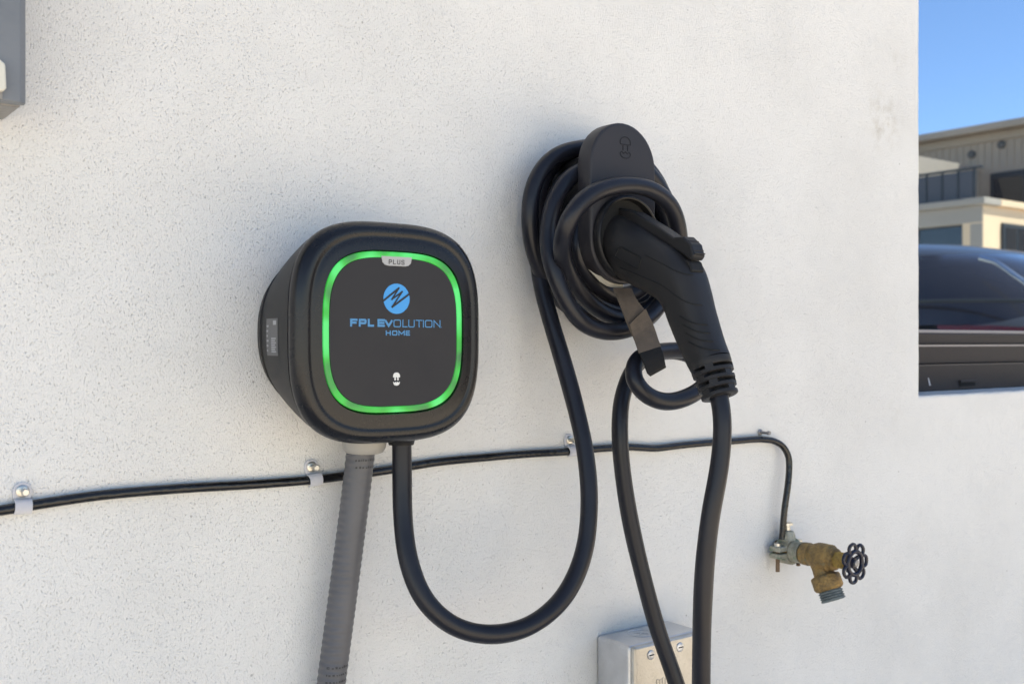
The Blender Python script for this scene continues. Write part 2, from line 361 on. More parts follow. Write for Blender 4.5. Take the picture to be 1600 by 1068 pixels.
# ------------------------------------------------------------------ the house wall with its window opening
WX0, WX1, WZ0, WZ1, WD = 1.2337, 2.30, 0.9812, 2.15, .12
def house():
    xs = [-3.2, WX0, WX1, 3.4]; zs = [0, WZ0, WZ1, 2.7]; V = []; F = []
    idx = lambda i, k: k*4+i
    for z in zs:
        for x in xs: V.append((x, 0, z))
    for k in range(3):
        for i in range(3):
            if (i, k) != (1, 1): F.append((idx(i, k), idx(i+1, k), idx(i+1, k+1), idx(i, k+1)))
    n = len(V); V += [(WX0, WD, WZ0), (WX1, WD, WZ0), (WX1, WD, WZ1), (WX0, WD, WZ1)]
    ring = [idx(1, 1), idx(2, 1), idx(2, 2), idx(1, 2)]
    for a in range(4): F.append((ring[a], n+a, n+(a+1) % 4, ring[(a+1) % 4]))
    F.append((n, n+1, n+2, n+3))
    b = len(V); V += [(-3.2, 7, 0), (3.4, 7, 0), (3.4, 7, 2.7), (-3.2, 7, 2.7)]
    F += [(b, b+3, b+2, b+1)]
    me = mesh('house_wall', V, F)
    bm = bmesh.new(); bm.from_mesh(me); bm.verts.ensure_lookup_table()
    v = bm.verts
    bm.faces.new([v[i] for i in (idx(0, 0), idx(0, 1), idx(0, 2), idx(0, 3), b+3, b)])
    bm.faces.new([v[i] for i in (idx(3, 0), b+1, b+2, idx(3, 3), idx(3, 2), idx(3, 1))])
    bm.faces.new([v[i] for i in (idx(0, 3), idx(1, 3), idx(2, 3), idx(3, 3), b+2, b+3)])
    bmesh.ops.recalc_face_normals(bm, faces=bm.faces)
    bm.edges.ensure_lookup_table()
    for vi, vj in ((idx(1, 1), idx(1, 2)), (idx(1, 1), idx(2, 1))):
        e_ = bm.edges.get((v[vi], v[vj]))
        r_ = bmesh.ops.subdivide_edges(bm, edges=[e_], cuts=70); bm.verts.ensure_lookup_table(); v = bm.verts
        rn = random.Random(11)
        for q in [g_ for g_ in r_['geom_inner'] if isinstance(g_, bmesh.types.BMVert)]:
            if vj == idx(1, 2): q.co.x += rn.uniform(-.0006, .0006)
            else: q.co.z += rn.uniform(-.0006, .0006)
    edges = [e for e in bm.edges if all(abs(q.co.y) < 1e-6 and WX0-1e-3 < q.co.x < WX1+1e-3 and WZ0-1e-3 < q.co.z < WZ1+1e-3 for q in e.verts)]
    bmesh.ops.bevel(bm, geom=edges, offset=.004, segments=3, affect='EDGES', profile=.5)
    bm.to_mesh(me); bm.free()
    o = link('house_wall', me, M['stucco'])
    tag(o, 'white textured stucco house wall carrying the charger and cables', 'wall')
house()

# ------------------------------------------------------------------ bronze window with reflective pane
win = empty('window', (WX0, .06, WZ0)); tag(win, 'dark bronze aluminium window mirroring the sky, a house and a car', 'window')
FB = .0595
def bar(name, pts, axis, a, b, m='bronze', par=win, bev=.0012): return MB().prism(pts, axis, a, b).build(name, M[m], par, bevel=bev)
# bottom rail: stepped sill frame, profile in (y, z)
bar('sill_frame', [(FB, WZ0), (.118, WZ0), (.118, 1.0185), (FB, 1.0185)], 'x', WX0+.001, WX1-.001)
bar('sill_step', [(.0655, 1.0192), (.117, 1.0192), (.117, 1.046), (.0655, 1.046)], 'x', WX0+.001, WX1-.001)
bar('sash_rail', [(.0715, 1.0466), (.116, 1.0466), (.116, 1.0625), (.0715, 1.0625)], 'x', WX0+.001, WX1-.001)
bar('glazing_bead', [(.0735, 1.0628), (.085, 1.0628), (.085, 1.0675), (.0745, 1.0675)], 'x', WX0+.001, WX1-.001, 'bronze_edge', bev=.0006)
bar('edge_line', [(.0648, 1.0435), (.0654, 1.0435), (.0654, 1.0462), (.0648, 1.0462)], 'x', WX0+.002, WX1-.002, 'bronze_edge', bev=0)
bar('edge_line', [(.0591, 1.0170), (.0594, 1.0170), (.0594, 1.0186), (.0591, 1.0186)], 'x', WX0+.002, WX1-.002, 'bronze_line', bev=0)  # thin strip painted as light on the sill's top edge
for nm, xa, xb in (('stile', WX0+.001, WX0+.075), ('stile', WX1-.075, WX1-.001)):
    bar(nm, [(xa, .0600), (xb, .0600), (xb, .117), (xa, .117)], 'z', 1.0676, WZ1-.06)
bar('head_rail', [(.06, WZ1-.0595), (.117, WZ1-.0595), (.117, WZ1-.001), (.06, WZ1-.001)], 'x', WX0+.001, WX1-.001)
MB().box(WX0+.07, WX1-.07, .082, .088, 1.065, WZ1-.055).build('pane', M['pane'], win)
# weep slot with its little hood, and scuffs of wall paint on the frame
wx, wy, wz = (1.4497, 0.0595, 0.9908)
h = MB().box(wx-.022, wx+.022, FB-.0035, FB-.0003, wz+.001, wz+.0045).build('weep_hood', M['bronze'], win, bevel=.0008)
MB().box(wx-.020, wx+.020, FB-.0012, FB-.0004, wz-.0045, wz+.0004).build('weep_slot', M['hole'], win)
sc = MB(); a = (1.3486, 0.059, 1.0003); b_ = (1.3517, 0.059, 0.9895)
sc.add([a, (a[0]+.002, a[1], a[2]), (b_[0]+.004, b_[1], b_[2]), (b_[0], b_[1], b_[2])], [(0, 1, 2, 3)])
sc.build('paint_scuff', M['clip'], win)

# ------------------------------------------------------------------ car charger
CX, CZ = .4053, 1.0570
ch = empty('wall_charger', (CX, 0, .975)); tag(ch, 'black rounded square car charger with glowing green ring on the wall', 'car charger')
secs = [(-.001, .0700, .0630, 2.3), (-.010, .0722, .0668, 2.33), (-.0105, .0708, .0655, 2.33), (-.012, .0715, .0670, 2.36), (-.025, .0742, .0715, 2.5), (-.045, .0770, .0765, 2.75), (-.063, .0790, .0800, 3.0), (-.0748, .0797, .0813, 3.2)]
shell = MB().loft([super_ring(CX, CZ, *q) for q in secs]).build('rear_shell', M['shell_plastic'], ch, smooth=True)
MB().loft([super_ring(CX, CZ, y, .0772, .0790, 3.2) for y in (-.0740, -.0785)], False, False).build('seam', M['seam'], ch, smooth=True)
def fine(secs, k=4):
    P = [Vector((q[0], q[1], q[2])) for q in secs]; nn = [q[3] for q in secs]; out = []
    for i in range(len(P)-1):
        a, b, c, d = P[max(i-1, 0)], P[i], P[i+1], P[min(i+2, len(P)-1)]
        for j in range(k):
            t = j/k; v = .5*((2*b)+(c-a)*t+(2*a-5*b+4*c-d)*t*t+(3*b-a-3*c+d)*t**3)
            out.append((v.x, v.y, v.z, nn[i]*(1-t)+nn[i+1]*t))
    out.append((*P[-1], nn[-1])); return out
cs = [(-.0770, .0800, .0820, 3.25), (-.0800, .0802, .0822, 3.25), (-.0836, .0794, .0814, 3.25), (-.0868, .0773, .0793, 3.25), (-.0893, .0745, .0765, 3.25), (-.0898, .0712, .0732, 3.28), (-.0893, .0685, .0704, 3.3), (-.0901, .0650, .0662, 3.35), (-.0906, .0603, .0605, 3.4)]
ring_out = super_ring(CX, CZ+.0003, -.0885, .0598, .0599, 3.4)
cover = MB().loft([super_ring(CX, CZ, *q) for q in fine(cs)]+[ring_out], False, False).build('front_cover', M['black_plastic'], ch, smooth=True)
led = MB().loft([super_ring(CX, CZ+.0003, y, a, b, n) for y, a, b, n in ((-.0885, .0592, .0593, 3.4), (-.0899, .0590, .0591, 3.4), (-.0902, .0570, .0571, 3.4), (-.0900, .0550, .0551, 3.4), (-.0888, .0548, .0549, 3.4))], False, False).build('led_ring', M['led'], ch, smooth=True)
panel = MB().loft([super_ring(CX, CZ+.0003, -.0888, .0547, .0550, 3.4), super_ring(CX, CZ+.0003, -.0899, .0543, .0546, 3.4)], True, True).build('front_panel', M['panel'], ch, bevel=0)
YP = -.0902
def lx(t): return .3669+(t-50)*(.4454-.3669)/1430.    # print layout along the panel
txt = MB()
for chh, a, b in (('F', 55, 165), ('P', 183, 300), ('L', 318, 412), ('E', 465, 578), ('V', 568, 706)): glyph(txt, chh, lx(a), lx(b), 1.0611, 1.0668, .00155, YP)
txt.build('brand_lettering', M['blue2'], panel)
txt = MB()
for chh, a, b in (('O', 712, 828), ('L', 852, 932), ('U', 945, 1045), ('T', 1062, 1170), ('I', 1178, 1196), ('O', 1213, 1332), ('N', 1352, 1465)): glyph(txt, chh, lx(a), lx(b), 1.0609, 1.0666, .00072, YP)
stroke(txt, [(lx(1482), 1.0612), (lx(1492), 1.0612)], .0005, YP)
txt.build('brand_lettering', M['blue2'], panel)
txt = MB()
for chh, a, b in (('H', 592, 668), ('O', 688, 772), ('M', 788, 888), ('E', 902, 970)): glyph(txt, chh, lx(a), lx(b), 1.0548, 1.0585, .00085, YP)
txt.build('brand_lettering', M['blue2'], panel)
LX, LZ, LR = .4059, 1.0820, .0112
disc = MB().lathe((LX, -.0899, LZ), (0, -1, 0), [(0, LR), (.0003, LR)], 48).build('logo_disc', M['blue'], panel)
zz = MB()
g = lambda px, py: (LX+(px-780)/210.*LR, LZ-(py-355)/240.*LR)
pts = [(570, 390), (815, 185), (700, 370), (868, 240), (705, 488), (975, 280)]
for i in range(len(pts)-1):
    a = Vector(g(*pts[i])); b = Vector(g(*pts[i+1])); d = (b-a).normalized()*.0004
    stroke(zz, [a-d, b+d], .0014 if i in (0, 4) else .0011, -.09045-.00002*i)
zz.build('logo_scribble', M['panel'], disc)
# small grey tab with its word, and the white plug sign
tb = MB().prism([(.3928, 1.1131), (.3938, 1.1086), (.3958, 1.1068), (.3985, 1.1062), (.4133, 1.1062), (.4160, 1.1068), (.4180, 1.1086), (.4190, 1.1131)], 'y', -.0905, -.0898).build('word_tab', M['tab'], panel)
tx = MB()
for i, chh in enumerate('PLUS'):
    x = .3990+i*.0036; glyph(tx, chh, x, x+.0025, 1.0081+.0992, 1.0116+.0992, .00052, -.0907)
tx.build('tab_lettering', M['tab_ink'], tb)
PX0 = .4058; ic = MB()
ic.prism([(PX0+.0029*math.cos(t*math.pi/16), 1.0247+.0028*math.sin(t*math.pi/16)) for t in range(17)]+[(PX0-.0029, 1.0238), (PX0+.0029, 1.0238)], 'y', -.0903, -.0899)
for sx in (-1, 1): ic.box(PX0+sx*.0012-.0006, PX0+sx*.0012+.0006, -.0903, -.0899, 1.0216, 1.0237)
ic.prism([(PX0-.0029, 1.0206), (PX0-.0026, 1.0192), (PX0-.0016, 1.0181), (PX0, 1.0177), (PX0+.0016, 1.0181), (PX0+.0026, 1.0192), (PX0+.0029, 1.0206), (PX0+.0018, 1.0199), (PX0+.0008, 1.0206), (PX0, 1.0199), (PX0-.0008, 1.0206), (PX0-.0018, 1.0199)], 'y', -.0903, -.0899)
ic.build('plug_sign', M['white_print'], panel)
# rating sticker on the flank, laid onto the curved shell
def bvh_of(o):
    me = o.data; return BVHTree.FromPolygons([tuple(v.co) for v in me.vertices], [tuple(p.vertices) for p in me.polygons])
bt = bvh_of(shell)
def on_side(bt, y, z, lift=.0002):
    hit = bt.ray_cast(Vector((-1, y, z)), Vector((1, 0, 0)))
    if hit[0] is None: return None
    n = hit[1]; n = n if n.x < 0 else -n
    return hit[0]+n*lift
def side_patch(mb, bt, y0, y1, z0, z1, lift, nu=6, nv=10):
    V = []; F = []
    for j in range(nv+1):
        for i in range(nu+1):
            p = on_side(bt, y0+(y1-y0)*i/nu, z0+(z1-z0)*j/nv, lift)
            V.append(p)
    for j in range(nv):
        for i in range(nu): F.append((j*(nu+1)+i, j*(nu+1)+i+1, (j+1)*(nu+1)+i+1, (j+1)*(nu+1)+i))
    mb.add(V, F)
st = MB(); side_patch(st, bt, -.0285, -.0560, 1.040, 1.0672, .00025); sticker = st.build('rating_sticker', M['sticker'], shell, smooth=True)
pr = MB()
for k in range(6): side_patch(pr, bt, -.030, -.033-.001*(k % 3), 1.043+k*.0036, 1.0444+k*.0036, .0005, 3, 2)
for k in range(7): side_patch(pr, bt, -.0415, -.0525+.002*(k % 2), 1.0425+k*.0016, 1.0434+k*.0016, .0005, 3, 2)
side_patch(pr, bt, -.046, -.053, 1.0625, 1.0655, .0005, 3, 2)
pr.build('sticker_print', M['sticker_ink'], sticker)
# fittings under the housing
ga = (0.4329, -0.052, 0.9666)
MB().lathe((ga[0], -.052, .9905), (0, 0, -1), [(0, .0125), (.016, .0125), (.018, .0105), (.021, .0098)], 28).build('cable_gland', M['holder_dark'], ch, smooth=True)
hb = (0.4082, -0.034, 0.9707)
MB().lathe((hb[0]+.002, -.034, .994), (0, 0, -1), [(0, .0175), (.022, .0175), (.027, .0165), (.0305, .0145), (.0315, .012)], 36).build('conduit_hub', M['conduit_hub'], ch, smooth=True)

# ------------------------------------------------------------------ grey flexible conduit
cp = [(0.4087, -0.034, 0.9717), (0.407, -0.033, 0.9606), (0.4042, -0.031, 0.9315), (0.4001, -0.028, 0.8914), (0.395, -0.026, 0.8491), (0.3905, -0.024, 0.8118), (0.386, -0.023, 0.7774), (0.3805, -0.022, 0.7285)]
cpts = spline(cp, .0007)
run = [0.]
for a, b in zip(cpts[:-1], cpts[1:]): run.append(run[-1]+(b-a).length)
o = MB().tube(cpts, [.0112+.00022*math.sin(2*math.pi*t/.0056) for t in run], 32).build('electrical_conduit', M['conduit'], smooth=True)
tag(o, 'grey flexible conduit running down from under the charger', 'conduit')
bt = bvh_of(o); pm = MB(); rnd = random.Random(3)
def front_mark(mb, x0, x1, z0, z1):
    V = []
    for (x, z) in ((x0, z0), (x1, z0), (x1, z1), (x0, z1)):
        hit = bt.ray_cast(Vector((x, -1, z)), Vector((0, 1, 0)))
        if hit[0] is None: return
        V.append(hit[0]+Vector((0, -.00015, 0)))
    mb.add(V, [(0, 1, 2, 3)])
for zc in (.9575, .9520, .7980, .7925, .7870, .7815, .776):
    xc = cp[1][0] if zc > .9 else cp[6][0]+(zc-.78)*.1
    x = xc-.0085
    while x < xc+.008:
        w_ = rnd.uniform(.0006, .0016); front_mark(pm, x, x+w_, zc, zc+rnd.uniform(.0008, .0018)); x += w_+rnd.uniform(.0005, .0014)
pm.build('faded_print', M['faded'], o)['kind'] = 'stuff'

# ------------------------------------------------------------------ holder for the plug
HX = .6447; ZT, ZB = 1.2044, 1.140
ho = empty('plug_holder', (HX, 0, ZB-.04)); tag(ho, 'black plastic plug holder on the wall with embossed plug sign', 'holder')
MB().prism(stadium(HX, ZB+.004, ZT-.008, .026), 'y', -.008, -.0005).build('base_plate', M['holder_dark'], ho, bevel=.002)
MB().prism(stadium(HX, ZB+.004, ZT-.008, .024), 'y', -.066, -.0075).build('neck', M['holder_dark'], ho, bevel=.002)
hp = MB().prism(stadium(HX, ZB, ZT, .039), 'y', -.080, -.0615).build('front_plate', M['holder'], ho, bevel=.0022, seg=3)
for p in hp.data.polygons: p.use_smooth = len(p.vertices) == 4
MB().lathe((HX+.001, -.0795, 1.1415), (0, -1, 0), [(0, .0376), (.005, .0374), (.0072, .0366), (.0078, .0355), (.0072, .0342), (.003, .0336), (.0008, .0334)], 48, cap=False).build('socket_ring', M['holder_dark'], ho, smooth=True)
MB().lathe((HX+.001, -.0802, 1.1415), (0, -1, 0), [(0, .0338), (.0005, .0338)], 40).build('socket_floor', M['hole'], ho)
em = MB(); ex, ez = .6462, 1.2225
stroke(em, [(ex+.0062*math.cos(R(a)), ez+.0036+.0050*math.sin(R(a))) for a in range(-20, 201, 10)], .0009, -.0803)
stroke(em, [(ex-.0058, ez+.0018), (ex+.0058, ez+.0018)], .0009, -.08035)
for s_ in (-1, 1): stroke(em, [(ex+s_*.0028, ez+.0012), (ex+s_*.0028, ez-.0035)], .0009, -.08032)
stroke(em, [(ex-.0062, ez-.0058), (ex-.0045, ez-.0045), (ex-.0022, ez-.0060), (ex, ez-.0045), (ex+.0022, ez-.0060), (ex+.0045, ez-.0045), (ex+.0062, ez-.0058)], .0009, -.0803)
stroke(em, [(ex+.0062*math.cos(R(a)), ez-.0060+.0042*math.sin(R(a))) for a in range(180, 361, 10)], .0009, -.08034)
em.build('embossed_sign', M['holder_dark'], hp)

# ------------------------------------------------------------------ charging cable with its plug
CR = .0076
cab = empty('charging_cable', (ga[0], -.05, .9)); tag(cab, 'thick black charging cable coiled over the holder with its plug parked', 'cable')
path = [(0.4329, -0.052, 0.9716), (0.4323, -0.053, 0.9442), (0.4299, -0.058, 0.9125), (0.429, -0.068, 0.8818), (0.4359, -0.08, 0.8535), (0.4563, -0.09, 0.8323), (0.4885, -0.096, 0.8214), (0.5248, -0.1, 0.8234), (0.5595, -0.1, 0.841), (0.582, -0.098, 0.8726), (0.5937, -0.092, 0.9141), (0.5981, -0.082, 0.9563), (0.5985, -0.068, 0.9956), (0.5966, -0.053, 1.0343), (0.5933, -0.041, 1.0664), (0.5912, -0.03, 1.0979), (0.5925, -0.021, 1.1299),
 # back turn
 (0.5965, -0.016, 1.1681), (0.6039, -0.016, 1.1966), (0.6174, -0.016, 1.2131), (0.6374, -0.016, 1.227), (0.6674, -0.016, 1.2344), (0.6919, -0.016, 1.2353), (0.7248, -0.017, 1.2275), (0.7554, -0.018, 1.1988), (0.7633, -0.019, 1.1546), (0.748, -0.02, 1.1094), (0.7082, -0.021, 1.0784), (0.6581, -0.022, 1.0715), (0.6122, -0.026, 1.0918), (0.5838, -0.032, 1.1231),
 # second turn, the outermost seen
 (0.5735, -0.036, 1.156), (0.5778, -0.036, 1.1873), (0.5966, -0.036, 1.2117), (0.6281, -0.036, 1.2248), (0.6655, -0.036, 1.2271), (0.7097, -0.037, 1.2159), (0.7405, -0.038, 1.1878), (0.7449, -0.044, 1.1485), (0.7277, -0.054, 1.1072), (0.6992, -0.064, 1.0797), (0.6649, -0.071, 1.0633), (0.6296, -0.074, 1.0584), (0.5999, -0.074, 1.0666), (0.5831, -0.07, 1.0895), (0.576, -0.064, 1.1153),
 # third turn, its bottom lies in front
 (0.5775, -0.056, 1.1379), (0.5841, -0.055, 1.17), (0.6023, -0.054, 1.1941), (0.6262, -0.054, 1.2055), (0.6571, -0.054, 1.2085), (0.6907, -0.055, 1.1986), (0.7135, -0.058, 1.1751), (0.7254, -0.058, 1.1433), (0.724, -0.056, 1.113)]
path += [(0.7091, -0.054, 1.0861), (0.682, -0.053, 1.0725), (0.654, -0.053, 1.0733), (0.6262, -0.054, 1.0854), (0.6009, -0.06, 1.1048), (0.5815, -0.072, 1.1205),
 # front turn over the neck of the socket
 (0.5684, -0.086, 1.1351), (0.5677, -0.096, 1.1518), (0.5812, -0.099, 1.1684), (0.6046, -0.1, 1.18), (0.6335, -0.1, 1.1847), (0.6629, -0.099, 1.1824), (0.6883, -0.096, 1.1705), (0.7043, -0.09, 1.1502), (0.7146, -0.08, 1.1263),
 (0.7189, -0.066, 1.1033), (0.7077, -0.052, 1.0837), (0.6764, -0.046, 1.0773), (0.6426, -0.044, 1.0873), (0.6197, -0.044, 1.1126), (0.609, -0.046, 1.1405), (0.618, -0.046, 1.1725), (0.6486, -0.046, 1.1935), (0.6845, -0.046, 1.1985), (0.7136, -0.046, 1.183), (0.7264, -0.046, 1.1564),
 # inner turn and away behind the grip
 (0.7204, -0.046, 1.1225), (0.6949, -0.048, 1.0991), (0.6647, -0.05, 1.0923), (0.6322, -0.054, 1.1039), (0.6115, -0.058, 1.1256), (0.6132, -0.056, 1.1485), (0.6355, -0.052, 1.1704), (0.6727, -0.05, 1.1775), (0.7074, -0.048, 1.1641), (0.7266, -0.05, 1.1317), (0.7374, -0.058, 1.1012), (0.7395, -0.075, 1.0765), (0.7399, -0.09, 1.0524), (0.7358, -0.1, 1.0317), (0.7203, -0.108, 1.0129),
 # small loop held by the strap
 (0.6928, -0.112, 1.0012), (0.6661, -0.11, 0.9969), (0.6437, -0.106, 1.0052), (0.6358, -0.1, 1.0201), (0.6468, -0.094, 1.0338), (0.6738, -0.088, 1.0408), (0.7092, -0.082, 1.0429), (0.7446, -0.076, 1.0415), (0.7678, -0.066, 1.0364), (0.7666, -0.058, 1.0339), (0.7419, -0.052, 1.0408), (0.7087, -0.051, 1.0385), (0.6836, -0.053, 1.0275),
 # hanging bight
 (0.6628, -0.058, 0.9999), (0.656, -0.062, 0.9713), (0.6572, -0.064, 0.9367), (0.6639, -0.067, 0.8902), (0.6734, -0.072, 0.8435), (0.6857, -0.08, 0.791), (0.6989, -0.092, 0.7405)]
e = Vector(path[-1])
path += [tuple(e+Vector(d)) for d in ((.012, -.012, -.06), (.022, -.028, -.11), (.030, -.046, -.132), (.034, -.064, -.128))]
path += [(0.6461, -0.172, 0.7128), (0.6374, -0.178, 0.7528), (0.632, -0.183, 0.7911), (0.6281, -0.188, 0.8337), (0.6281, -0.192, 0.88), (0.6315, -0.195, 0.9155), (0.6382, -0.197, 0.9481), (0.6419, -0.197, 0.9707), (0.643, -0.196, 0.9909), (0.6445, -0.192, 1.005), (0.6444, -0.188, 1.0161), (0.6454, -0.183, 1.0262)]
cl = relax(spline(path, .004), 6)
cl = [p+Vector((math.sin(i*.11)*.0004+math.sin(i*.053+1)*.0005, 0, math.sin(i*.083+2)*.0005)) for i, p in enumerate(cl)]     # a used cable is never quite smooth
cable = MB().tube(cl, [CR*(1+.012*math.sin(i*.31)+.015*math.sin(i*.127)) for i in range(len(cl))], 20).build('cable', M['rubber'], cab, smooth=True)
# plug: stations (y, z, half height, half width, squareness) along its bent axis
stn = [(-.0720, 1.1385, .0262, .0255, 2.0), (-.0800, 1.1350, .0268, .0258, 2.0), (-.0930, 1.1288, .0262, .0252, 2.15), (-.1080, 1.1215, .0250, .0240, 2.4), (-.1230, 1.1145, .0240, .0230, 2.6), (-.1370, 1.1075, .0232, .0221, 2.7), (-.1475, 1.0990, .0216, .0208, 2.8), (-.1555, 1.0860, .0194, .0190, 2.8), (-.1608, 1.0730, .0186, .0179, 2.8), (-.1672, 1.0590, .0180, .0171, 2.7), (-.1742, 1.0450, .0174, .0165, 2.5), (-.1812, 1.0330, .0170, .0162, 2.3)]
def station_secs(stn, hx, k=5, N=48):
    P = [Vector(q) for q in stn] if False else stn; out = []
    def cr(i, t, c):
        a, b, d, e_ = [stn[max(min(j, len(stn)-1), 0)][c] for j in (i-1, i, i+1, i+2)]
        return .5*((2*b)+(d-a)*t+(2*a-5*b+4*d-e_)*t*t+(3*b-a-3*d+e_)*t**3)
    S_ = [[cr(i, j/k, c) for c in range(5)] for i in range(len(stn)-1) for j in range(k)]+[list(stn[-1])]
    for i, q in enumerate(S_):
        a = S_[max(i-1, 0)]; b = S_[min(i+1, len(S_)-1)]
        t = Vector((b[0]-a[0], b[1]-a[1])).normalized(); n_ = Vector((t.y, -t.x))       # in (y, z): towards the top of the plug
        if n_.x*(-1)+n_.y*1 < 0: n_ = -n_
        ring = []
        for kk in range(N):
            an = 2*math.pi*kk/N; c = math.cos(an); s_ = math.sin(an); e2 = 2/q[4]
            w_ = q[3]*math.copysign(abs(c)**e2, c); h_ = q[2]*math.copysign(abs(s_)**e2, s_)
            ring.append((hx+w_, q[0]+n_.x*h_, q[1]+n_.y*h_))
        out.append(ring)
    return out
plug = MB().loft(station_secs(stn, HX)).build('plug_body', M['connector'], cab, smooth=True)
bt = bvh_of(plug)
def S3(p): return (p[1], p[2])
def side_line(name, pts, r, m, lift=0., step=.001):
    P = [on_side(bt, q.x, q.y, lift) for q in spline([Vector((a, b, 0)) for a, b in pts], step)]
    P = [p for p in P if p is not None]
    return MB().tube(P, r, 8).build(name, m, plug, smooth=True)
XS = HX-.021
# grip grooves, moulding seams and the recessed name panel on the flank
for p4 in ([(1068, 491), (1082, 499), (1098, 506), (1109, 509)], [(1072, 503), (1084, 511), (1098, 519), (1110, 522)], [(1074, 514), (1086, 523), (1098, 530), (1109, 534.5)], [(1078, 531), (1088, 538), (1100, 544.5), (1112, 548.5)]): pass
GR = [[S3((0.624, -0.1647, 1.0707)), S3((0.624, -0.1774, 1.0653)), S3((0.624, -0.1978, 1.062))], [S3((0.624, -0.1675, 1.0639)), S3((0.624, -0.1801, 1.0587)), S3((0.624, -0.1985, 1.0555))], [S3((0.624, -0.1703, 1.0572)), S3((0.624, -0.1829, 1.052)), S3((0.624, -0.1985, 1.0495))], [S3((0.624, -0.1732, 1.05)), S3((0.624, -0.1856, 1.0454)), S3((0.624, -0.2005, 1.0425))]]
for q in GR: side_line('grip_groove', q, .0008, M['groove'])
side_line('mould_seam', [S3((0.624, -0.0997, 1.1137)), S3((0.624, -0.1217, 1.106)), S3((0.624, -0.148, 1.0957)), S3((0.624, -0.1647, 1.0852)), S3((0.624, -0.1836, 1.078)), S3((0.624, -0.2018, 1.0765))], .0007, M['groove'])
side_line('mould_seam', [S3((0.624, -0.1294, 1.1227)), S3((0.624, -0.148, 1.1141)), S3((0.624, -0.1675, 1.1047)), S3((0.624, -0.1856, 1.1007))], .0007, M['groove'])
c4 = [S3((0.624, -0.1013, 1.1316)), S3((0.624, -0.1255, 1.1203)), S3((0.624, -0.1217, 1.1108)), S3((0.624, -0.0949, 1.1227))]
fr = []
for i in range(4):
    a = Vector(c4[i]); b = Vector(c4[(i+1) % 4]); fr += [tuple(a.lerp(b, .12)), tuple(a.lerp(b, .5)), tuple(a.lerp(b, .88))]
side_line('name_panel_frame', fr+[fr[0]], .0009, M['groove'])
# thumb latch along the top
def yz(L): return L
lev = [S3((0.645, -0.0788, 1.1684)), S3((0.645, -0.0999, 1.1624)), S3((0.645, -0.1309, 1.1464)), S3((0.645, -0.1465, 1.137)), S3((0.645, -0.1581, 1.1366)), S3((0.645, -0.1667, 1.1297)), S3((0.645, -0.1702, 1.12)), S3((0.645, -0.166, 1.1161)), S3((0.645, -0.1574, 1.1219)), S3((0.645, -0.1428, 1.1303)), S3((0.645, -0.1078, 1.1483)), S3((0.645, -0.0821, 1.1584))]
latch = MB().prism(lev, 'x', HX-.0072, HX+.0072).build('release_latch', M['connector'], plug, bevel=.0018, seg=3)
rb = MB()
for k in range(5):
    a = Vector(S3((0.645, -0.1624, 1.1321))).lerp(Vector(S3((0.645, -0.1695, 1.1216))), k/4.)
    rb.tube([(HX-.006, a.x-.0006, a.y+.0004), (HX+.006, a.x-.0006, a.y+.0004)], .0006, 6)
rb.build('latch_ribs', M['connector'], latch)
bo = [S3((0.645, -0.1458, 1.1237)), S3((0.645, -0.166, 1.1156)), S3((0.645, -0.1688, 1.1075)), S3((0.645, -0.1603, 1.1038)), S3((0.645, -0.1384, 1.1156))]
MB().prism(bo, 'x', HX-.0075, HX+.0075).build('latch_boot', M['groove'], plug, bevel=.0015)
# slotted bend relief
A0 = Vector((HX, -.1812, 1.0338)); dA = Vector((0, -.36, -.93)).normalized(); ax_b = Vector((0, -.94, .34)).normalized()
br = MB().lathe(A0, dA, [(-.001, .0170), (.003, .0171), (.005, .0163), (.0052, .0105)], 36).build('bend_relief', M['connector'], cab, smooth=True)
MB().lathe(A0, dA, [(.003, .0098), (.030, .0090)], 24).build('relief_core', M['groove'], br, smooth=True)
for k in range(4):
    t0 = .0075+k*.0062; r = .0168-k*.0006
    MB().lathe(A0, dA, [(t0, r-.006), (t0, r-.0008), (t0+.0006, r), (t0+.0030, r), (t0+.0036, r-.0008), (t0+.0036, r-.006)], 36).build('relief_rib', M['connector'], br, smooth=True)
    br2 = MB()
    for a in ((35, 145, 215, 325) if k % 2 == 0 else (0, 90, 180, 270)):
        u_ = Vector((1, 0, 0))*math.cos(R(a))+ax_b*math.sin(R(a)); v_ = dA.cross(u_)
        c = A0+dA*(t0-.0016)+u_*(r-.0035); V = [c+u_*sx*.0033+v_*sy*.0034+dA*sz*.0024 for sz in (-1, 1) for sy in (-1, 1) for sx in (-1, 1)]
        br2.add(V, [(0, 2, 3, 1), (4, 5, 7, 6), (0, 1, 5, 4), (2, 6, 7, 3), (0, 4, 6, 2), (1, 3, 7, 5)])
    br2.build('relief_bridge', M['connector'], br)

# ------------------------------------------------------------------ hook and loop strap round coil and loop
sp = empty('cable_strap', (0.6545, -0.09, 1.0579)); tag(sp, 'brown hook and loop strap tied round the cable coil', 'strap')
def ribbon(name, L, Rr, th, m, par):
    a = spline(L, .003); b = spline(Rr, .003); n = 24
    a = [a[int(i*(len(a)-1)/n)] for i in range(n+1)]; b = [b[int(i*(len(b)-1)/n)] for i in range(n+1)]
    V = []; F = []
    for i in range(n+1):
        t = (a[min(i+1, n)]-a[max(i-1, 0)]).normalized(); nn = t.cross(b[i]-a[i]).normalized()
        if nn.y > 0: nn = -nn
        V += [a[i], b[i], b[i]-nn*th, a[i]-nn*th]
    for i in range(n):
        p = 4*i; q = p+4
        F += [(p, p+1, q+1, q), (p+1, p+2, q+2, q+1), (p+2, p+3, q+3, q+2), (p+3, p, q, q+3)]
    F += [(0, 1, 2, 3), (4*n, 4*n+3, 4*n+2, 4*n+1)]
    return MB().add(V, F).build(name, m, par, smooth=True)
